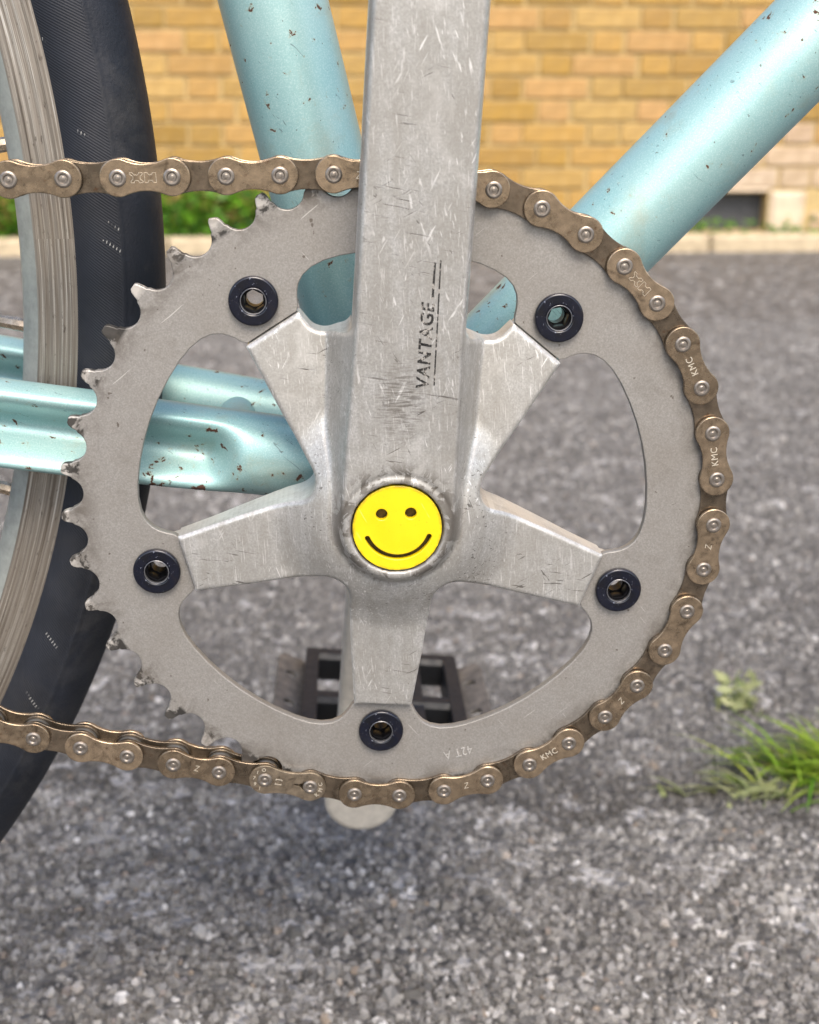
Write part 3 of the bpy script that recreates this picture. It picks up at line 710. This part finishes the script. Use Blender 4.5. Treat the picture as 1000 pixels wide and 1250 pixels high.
crank = part('crank_arm', grid_solid('crank_arm', crank_sdf, crank_front, crank_back, (-60, 60, -60, 185), 0.45, [M['crank']]))
# thin tabs the ring is bolted to
for b in BOLT:
    c = pol(65, b); a = R_(b); L = []
    for q in np.linspace(-math.pi / 2, math.pi / 2, 12): L.append((c[0] + 7.2 * math.cos(a + q), c[1] + 7.2 * math.sin(a + q)))
    L += [(50 * math.cos(a) - 7.6 * math.sin(a), 50 * math.sin(a) + 7.6 * math.cos(a)), (50 * math.cos(a) + 7.6 * math.sin(a), 50 * math.sin(a) - 7.6 * math.cos(a))]
    obj('spider_tab', curve_mesh('spider_tab', [L, circ(4.9, 28, *c)], 3.0, 0.2, 1, [M['crank']], 3.15), crank)
# worn printing on the face of the arm
def on_face(me, lift=0.05):
    V = arr(me) / MM; V[:, 1] = crank_front(V[:, 0], V[:, 2]) - lift; put(me, V * MM); return me
obj('lettering', on_face(text_mesh('lettering', 'VANTAGE', 4.3, R_(86.5), (6.8, 46.5), 0, M['inkm'], 0.0, 0.12, 1.0, 0.10)), crank)
def stripe(p, q, wd):
    p = np.array(p, float); q = np.array(q, float); d = (q - p) / np.linalg.norm(q - p); nn = np.array([-d[1], d[0]]) * wd / 2
    n = 30; V = []; 
    for i in range(n + 1):
        c = p + (q - p) * i / n; V += [(*(c - nn),), (*(c + nn),)]
    V3 = np.array([(v[0], 0, v[1]) for v in V]) * MM
    F = [(2 * i, 2 * i + 2, 2 * i + 3, 2 * i + 1) for i in range(n)]
    return on_face(mesh('printed_line', V3, F, [M['inkm']]))
obj('printed_line', stripe((8.9, 37.0), (10.1, 67.0), 0.35), crank)
obj('printed_line', stripe((8.3, 58.0), (8.8, 66.5), 0.5), crank)

# ---- yellow cap with a cut-out face
def cap():
    mouth = []; rc, zc = 8.4, 0.75
    a0, a1 = R_(203), R_(339)
    for a in np.linspace(a0, a1, 26): mouth.append((0.2 + (rc + .64) * math.cos(a), zc + (rc + .64) * math.sin(a)))
    for q in np.linspace(0, math.pi, 7)[1:-1]:
        e = (0.2 + rc * math.cos(a1), zc + rc * math.sin(a1)); mouth.append((e[0] + .64 * math.cos(a1 + q), e[1] + .64 * math.sin(a1 + q)))
    for a in np.linspace(a1, a0, 26): mouth.append((0.2 + (rc - .64) * math.cos(a), zc + (rc - .64) * math.sin(a)))
    for q in np.linspace(0, math.pi, 7)[1:-1]:
        e = (0.2 + rc * math.cos(a0), zc + rc * math.sin(a0)); mouth.append((e[0] + .64 * math.cos(a0 + math.pi + q), e[1] + .64 * math.sin(a0 + math.pi + q)))
    return curve_mesh('smiley_cap', [circ(11.25, 72), circ(1.45, 28, -3.9, 3.75), circ(1.45, 28, 3.4, 3.95), mouth], 1.9, 0.22, 2, [M['yellow']], -16.75)
capo = part('smiley_cap', cap())
capo['label'] = 'round yellow cap with a cut-out smiling face'
obj('backing_disc', lathe('backing_disc', [(0.01, -15.0), (10.5, -15.0), (10.5, -14.2)], 48, M['cavity']), capo)

# ---- chain
pins = []
k = 0
top = [(-14.4 - 12.82 * i, 85.15 - 0.16 * i - 0.0 * i) for i in range(12)][::-1]
pins += top
p0, p1 = np.array(top[-1]), np.array(pol(PR, PH))
pins += [(-1.9, 85.1), (11.0, 84.25)]
pins += [pol(PR, PH - k * 360 / 42) for k in range(22)]
pe = np.array(pins[-1]); 
bot = [(-36.8, -78.8), (-49.4, -76.05), (-61.9, -73.3), (-74.4, -70.4), (-86.9, -67.4), (-99.4, -64.2)]
d = np.array([-12.35, 3.25])
pins += bot + [tuple(np.array(bot[-1]) + d * (i + 1)) for i in range(5)]
def plate_outline(re, waist, p=6.35):
    h = (p * p + waist * waist - re * re) / (2 * (re - waist)) if False else (p * p - (re - waist) ** 2) / (2 * (re - waist)); h = (p * p + 0) / (2 * (re - waist)) - (re - waist) / 2
    rho = h - waist; a = math.atan2(h, -p); L = []
    for q in np.linspace(-a, a, 30): L.append((p + re * math.cos(q), re * math.sin(q)))
    b = math.atan2(0 - h, p)
    for q in np.linspace(b, -math.pi - b, 12)[1:-1]: L.append((rho * math.cos(q), h + rho * math.sin(q)))
    for q in np.linspace(math.pi - a, math.pi + a, 30): L.append((-p + re * math.cos(q), re * math.sin(q)))
    for q in np.linspace(-b, -(-math.pi - b), 12)[1:-1][::-1]: L.append((rho * math.cos(q), -h + rho * math.sin(q)))
    return L
OUT_Y, IN_Y = 3.2, 1.75
outl = plate_outline(4.45, 3.15); inl = plate_outline(4.4, 3.4)
plate_o = curve_mesh('outer_plate', [outl], 1.0, 0.24, 2, [M['outer']], 0)
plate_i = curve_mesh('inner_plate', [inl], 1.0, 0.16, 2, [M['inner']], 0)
fy = -0.51
kmc = join('outer_plate', [plate_o, text_mesh('t', 'KMC', 2.5, math.pi, (0, 0), fy, M['stamp'], 0.03, 0, 0.92)])
zed = join('outer_plate', [plate_o, text_mesh('t', 'Z', 2.6, math.pi, (0, 0), fy, M['stamp'], 0.03, 0.25, 0.8, -0.03)])
def logo():
    X = [(-3.55, 1.15), (-2.9, 1.15), (-2.45, .62), (-1.7, .62), (-1.25, 1.15), (-.55, 1.15), (-.55, .75), (-1.1, .3), (-1.1, -.35), (-.45, -.8), (-.45, -1.15), (-1.2, -1.15), (-1.65, -.62), (-2.3, -.62), (-2.6, -1.15), (-3.3, -1.15), (-3.3, -.8), (-2.8, -.3), (-2.8, .3), (-3.55, .8)]
    H = [(-.1, 1.15), (.6, 1.15), (.95, .62), (1.6, .62), (1.95, 1.15), (2.6, 1.15), (2.7, -1.15), (2.05, -1.15), (1.65, -.62), (1.0, -.62), (.65, -1.15), (0, -1.15)]
    return curve_mesh('t', [X, H], 0, 0.07, 1, [M['stamp']], fy + .03, True, False)
xh = join('outer_plate', [plate_o, logo()])
def quick():
    slot = [(3.2, .25), (4.1, .75), (4.9, 1.5), (6.35, 1.85)] + [(6.35 + 1.85 * math.cos(q), 1.85 * math.sin(q)) for q in np.linspace(1.3, -1.3, 9)] + [(6.35, -1.85), (4.9, -1.5), (4.1, -.75), (3.2, -.25), (1.9, -.18), (1.9, .18)]
    slot = [(-x_, z_) for x_, z_ in slot]
    b = curve_mesh('q', [plate_outline(4.45, 3.4), slot], 1.0, 0.12, 1, [M['master']], 0)
    L = [b]
    for i, ch in enumerate('1971O'):
        a = R_(70 - i * 36); L.append(text_mesh('t', ch, 1.5, math.pi, (6.35 + 3.1 * math.cos(a), 3.1 * math.sin(a)), fy, M['stamp'], 0.03))
    for i, ch in enumerate('KMC'):
        a = R_(138 + i * 34); L.append(text_mesh('t', ch, 1.6, a + math.pi / 2, (-6.35 + 3.15 * math.cos(a), 3.15 * math.sin(a)), fy, M['stamp'], 0.03))
    L.append(text_mesh('t', '[ ]', 2.0, math.pi / 2, (2.4, 0.0), fy, M['stamp'], 0.03))
    return join('quick_link_plate', L)
qk = quick()
pin_me = lathe('pin', [(0.01, -3.92), (0.40, -3.90), (0.55, -3.80), (0.95, -3.76), (1.10, -3.94), (1.24, -4.12), (1.62, -4.14), (1.98, -3.96), (2.08, -3.8), (2.08, -3.4), (1.7, -3.2), (1.7, 3.3), (1.75, 3.9), (0.01, 4.0)], 28, M['pin'], smooth_angle=24)
roller_me = lathe('roller', [(2.2, -1.18), (3.7, -1.18), (3.85, -1.0), (3.85, 1.0), (3.7, 1.18), (2.2, 1.18)], 28, M['roller'])
chain = empty('chain', bike, Z0)
NP = len(pins)
marks = {}
def near(px, pz): return min(range(NP), key=lambda i: (pins[i][0] - px) ** 2 + (pins[i][1] - pz) ** 2)
first = 12 + 2         # index of the pin at PH
# outer links run from pin (first-1) to (first): parity
for i in range(NP - 1):
    a, b = np.array(pins[i]), np.array(pins[i + 1]); m = (a + b) / 2; ang = math.atan2(b[1] - a[1], b[0] - a[0])
    outer = (i - first) % 2 == 1
    y = OUT_Y if outer else IN_Y; me = plate_o if outer else plate_i; nm = 'outer_plate' if outer else 'inner_plate'
    fm_ = me
    if outer:
        j = (i - first + 1) // 2     # 0: link ending at PH; 1: next ...
        fm_ = {1: plate_o, 2: xh, 3: kmc, 4: kmc, 5: zed, 6: plate_o, 7: zed, 8: kmc, 9: zed, 10: plate_o, 11: qk, 12: zed, 0: zed, -1: zed, -2: plate_o, -3: xh}.get(j, plate_o)
        if fm_ is qk: nm = 'quick_link_plate'
    obj(nm, fm_, chain, (m[0] * MM, -y * MM, m[1] * MM), -ang)
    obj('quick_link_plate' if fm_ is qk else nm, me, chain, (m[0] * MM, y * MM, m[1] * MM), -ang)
for i, p in enumerate(pins):
    obj('pin', pin_me, chain, (p[0] * MM, 0, p[1] * MM), random.uniform(0, 6))
    obj('roller', roller_me, chain, (p[0] * MM, 0, p[1] * MM))

# ---- frame tubes
BY = 43.0
def straight(name, a, b, r, mat, n=48, k=14):
    a = np.array(a, float); b = np.array(b, float)
    return tube(name, [a + (b - a) * t for t in np.linspace(0, 1, k)], [r] * k, n, mat)
part('seat_tube', straight('seat_tube', (0, BY, 2), (-0.2 - 0.238 * 520, BY, 520), 14.2, M['paint']))
part('down_tube', straight('down_tube', (1.0, BY, 0.6), (1 + 560 * math.cos(R_(45.8)), BY, .6 + 560 * math.sin(R_(45.8))), 14.0, M['paint']))
sh = part('bottom_bracket_shell', lathe('bottom_bracket_shell', [(16, 9), (19.2, 9), (19.6, 9.6), (19.6, 76.4), (19.2, 77), (16, 77)], 64, M['paint'], (0, 0, 0)))
obj('bearing_cup', lathe('bearing_cup', [(7, 4.5), (16.5, 4.5), (16.8, 5), (16.8, 9.2)], 48, M['lcrank']), sh)
def stay(side):
    d0 = -41 if side > 0 else -84
    k = 150; path = []; xs = 2 - 386 * np.linspace(0, 1, k) ** 1.6
    for x_ in xs:
        z_ = np.interp(x_, [-384, -107, -62, 2], [64.0, 20.0, 12.6, 2.6])
        off = np.interp(x_, [-384, -200, -110, -60, -20, 2], [60, 38, 25.5, 22.5, 19, 18])
        path.append((x_, BY - side * off, z_))
    path = np.array(path)
    for _ in range(2): path[1:-1] = (path[:-2] + 2 * path[1:-1] + path[2:]) / 4
    def sec(i, g):
        x_ = path[i, 0]
        ra = np.interp(x_, [-384, -200, -120, -75, -45, -20, 2], [7, 9, 9.6, 9.6, 10.4, 11, 11]); rb = np.interp(x_, [-384, -200, -120, -75, -45, 2], [7, 9.5, 12.0, 12.1, 11.6, 11.0])
        dent = sstep(d0, d0 - 10, x_) * sstep(-200, -150, x_) * np.interp(x_, [-95, -58], [12.5, 10.5])
        # near (camera) side of the tube is cos(g) = -1
        gd = (g - math.pi + 0.06)
        p = ra * math.cos(g) + dent * math.exp(-(gd / 0.56) ** 2) - 0.9 * (dent / 8.0) * (math.exp(-((abs(gd) - 1.0) / 0.35) ** 2))
        return p, rb * math.sin(g)
    return tube('chainstay', path, None, 64, M['stay'], sec)
part('chainstay', stay(1)); part('chainstay', stay(-1))
part('chainstay_bridge', tube('chainstay_bridge', [(-45, 26, 11.5), (-45, 43, 11.5), (-45, 60, 11.5)], [5.6] * 3, 32, M['stay']))

# ---- rear wheel
WC = (-384.0, BY, 66.5)
wheel = empty('rear_wheel', bike, (WC[0] * MM, WC[1] * MM, (WC[2] + BBH) * MM))
al = np.radians(np.linspace(-152, 152, 103)); adeg = np.degrees(al)
rr = 13.8 + 0.32 * np.exp(-((np.abs(adeg) - 72) / 1.6) ** 2)  + 0.35 * np.exp(-((np.abs(adeg) - 138) / 3.0) ** 2)
prof = np.stack([308 + rr * np.cos(al), rr * np.sin(al)], 1)
obj('tyre', lathe('tyre', prof, 420, M['tyre'], uvv=13.8 * al, smooth_angle=60), wheel)
rp = [(303.4, -8.6), (303.2, -10.4), (302.4, -10.9)]
for r in np.arange(301.6, 290.0, -0.4): rp.append((r, -10.9 - 0.16 * math.sin(r * 2.6)))
rp += [(289.4, -11.1), (288.6, -10.7), (284.2, -6.8), (283.2, -4.5), (283.0, 0)]
rp = rp + [(r, -y) for r, y in rp[::-1][1:]]
nside = len(rp); fmt = [0 if rp[i][0] > 289.0 else 1 for i in range(nside - 1)]
obj('rim', lathe('rim', rp, 420, [M['rim'], M['rimin']], uvv=[p[0] for p in rp], fmats=fmt, smooth_angle=50), wheel)
nip = lathe('nipple', [(0.5, -2), (2.9, -1.6), (2.9, 0), (2.0, 0.2), (2.0, 3.6), (1.9, 3.8), (1.9, 11), (1.4, 12.4), (1.0, 12.6)], 8, M['nipple'], smooth_angle=30)
spk = lathe('spoke', [(0.95, 10), (0.95, 252)], 10, M['spoke'])
for i in range(36):
    a = R_(4.9 + 10 * i); sd_ = 1 if i % 2 else -1; tang = 1 if (i // 2) % 2 else -1
    p = np.array([283 * math.cos(a), 0, 283 * math.sin(a)])
    h = np.array([22 * math.cos(a + tang * 1.2), sd_ * 28, 22 * math.sin(a + tang * 1.2)])
    q = Vector(h - p).normalized().to_track_quat('Y', 'Z')
    for nm, me in (('nipple', nip), ('spoke', spk)):
        o = obj(nm, me, wheel, tuple(p * MM)); o.rotation_mode = 'QUATERNION'; o.rotation_quaternion = q
obj('hub', lathe('hub', [(6, -55), (6, -34), (24, -33), (24, -28), (15, -24), (14, 24), (24, 28), (24, 33), (6, 34), (6, 55)], 48, M['lcrank']), wheel)

# ---- far-side crank and pedal
def lc_sdf(X, Z):
    s = -(X * AD[0] + Z * AD[1]); u = X * AD[1] - Z * AD[0]
    return np.hypot(s - np.clip(s, 0, 154.0), u) - np.interp(s, [0, 60, 125, 154], [13, 9.5, 10.5, 14.0])
part('far_crank_arm', grid_solid('far_crank_arm', lc_sdf, lambda x_, z_: 92 + 0.09 * np.clip(-z_, 0, 170) + 1.5 * np.clip((lc_sdf(x_, z_) + 2) / 2, 0, 1) ** 2, lambda x_, z_: 105 + 0.09 * np.clip(-z_, 0, 170), (-26, 20, -178, 18), 1.0, [M['lcrank']]))
ped = empty('pedal', bike, (1 * MM, 178 * MM, (-155 + BBH) * MM)); ped.rotation_euler = (0, R_(5), 0)
def slab(name, x0, x1, y0, y1, z0, z1, mat): return obj(name, join(name, [box(name, x0, x1, y0, y1, z0, z1, mat, min(2.0, (x1 - x0) / 4, (z1 - z0) / 4, (y1 - y0) / 4))]), ped)
for s in (-1, 1):
    L = [(-47, -5), (-42, -7), (42, -7), (47, -5), (47, 5), (42, 7), (-42, 7), (-47, 5)]
    pl = curve_mesh('cage_plate', [L, circ(3, 20, -28, 0), circ(3, 20, 28, 0), circ(3, 20, 0, 0)], 2.2, 0.3, 1, [M['bplate']], 0)
    # plates lie along y, tilted outwards
    o = obj('cage_plate', pl, ped, (s * 41 * MM, 0, 3 * MM)); o.rotation_euler = (R_(0), R_(-s * 52), R_(90))
    o.rotation_euler = Matrix.Rotation(R_(90), 3, 'Z').to_euler()
    mt = Matrix.Rotation(R_(s * 68), 3, 'Y') @ Matrix.Rotation(R_(90), 3, 'Z'); o.rotation_euler = mt.to_euler()
    slab('side_rail', s * 32 - 3, s * 32 + 3, -46, 46, -6, 9, M['bblack'])
for yy in (-44, 0, 44):
    slab('cross_bar', -34, 34, yy - 4, yy + 4, -5, 8.5, M['bblack'])
for xx in (-15, 15):
    slab('brace', xx - 2.5, xx + 2.5, -42, 42, -4, 7.5, M['bblack'])
bar = lathe('barrel', [(3, -52), (8, -50), (11, -40), (11, 40), (12, 48), (3, 50)], 32, M['bblack']); obj('barrel', bar, ped)

# ------------------------------------------------------------------ plants
g1 = blades('grass_tuft', 270, (0.280, 0.302, 0.0), (0.026, 0.011), 0.058, 0.0036, M['grass'], 2.7, 0.62, 4, 0.7)
tag(obj('grass_tuft', g1), 'bright green grass tuft growing from the asphalt seam', 'grass', kind='stuff')
g2 = blades('grass_runner', 90, (0.235, 0.290, 0.0), (0.030, 0.006), 0.026, 0.0042, M['seed'], 3.0, 0.55, 4, 0.6)
tag(obj('grass_runner', g2), 'small pale weed sprouts beside the green grass tuft', 'weed', kind='stuff')
g3 = leaves('pale_weed', 70, (0.224, 0.246, 0.385, 0.412, 0.0, 0.018), 0.010, M['seed'])
tag(obj('pale_weed', g3), 'pale grey-green weed sprig on asphalt behind the grass tuft', 'weed')
g4 = leaves('leafy_weed', 4200, (-2.6, -0.12, 4.03, 4.10, 0.02, 0.205), 0.045, M['weed'], 1.0)
tag(obj('leafy_weed', g4), 'row of bright green weeds along the wall foot left of the seat tube', 'weed', kind='stuff')
g5 = leaves('creeping_weed', 520, (1.14, 2.2, 4.00, 4.10, 0.02, 0.10), 0.03, M['weed'], 1.8)
tag(obj('creeping_weed', g5), 'low scattered weeds at wall foot below the dark vent', 'weed', kind='stuff')
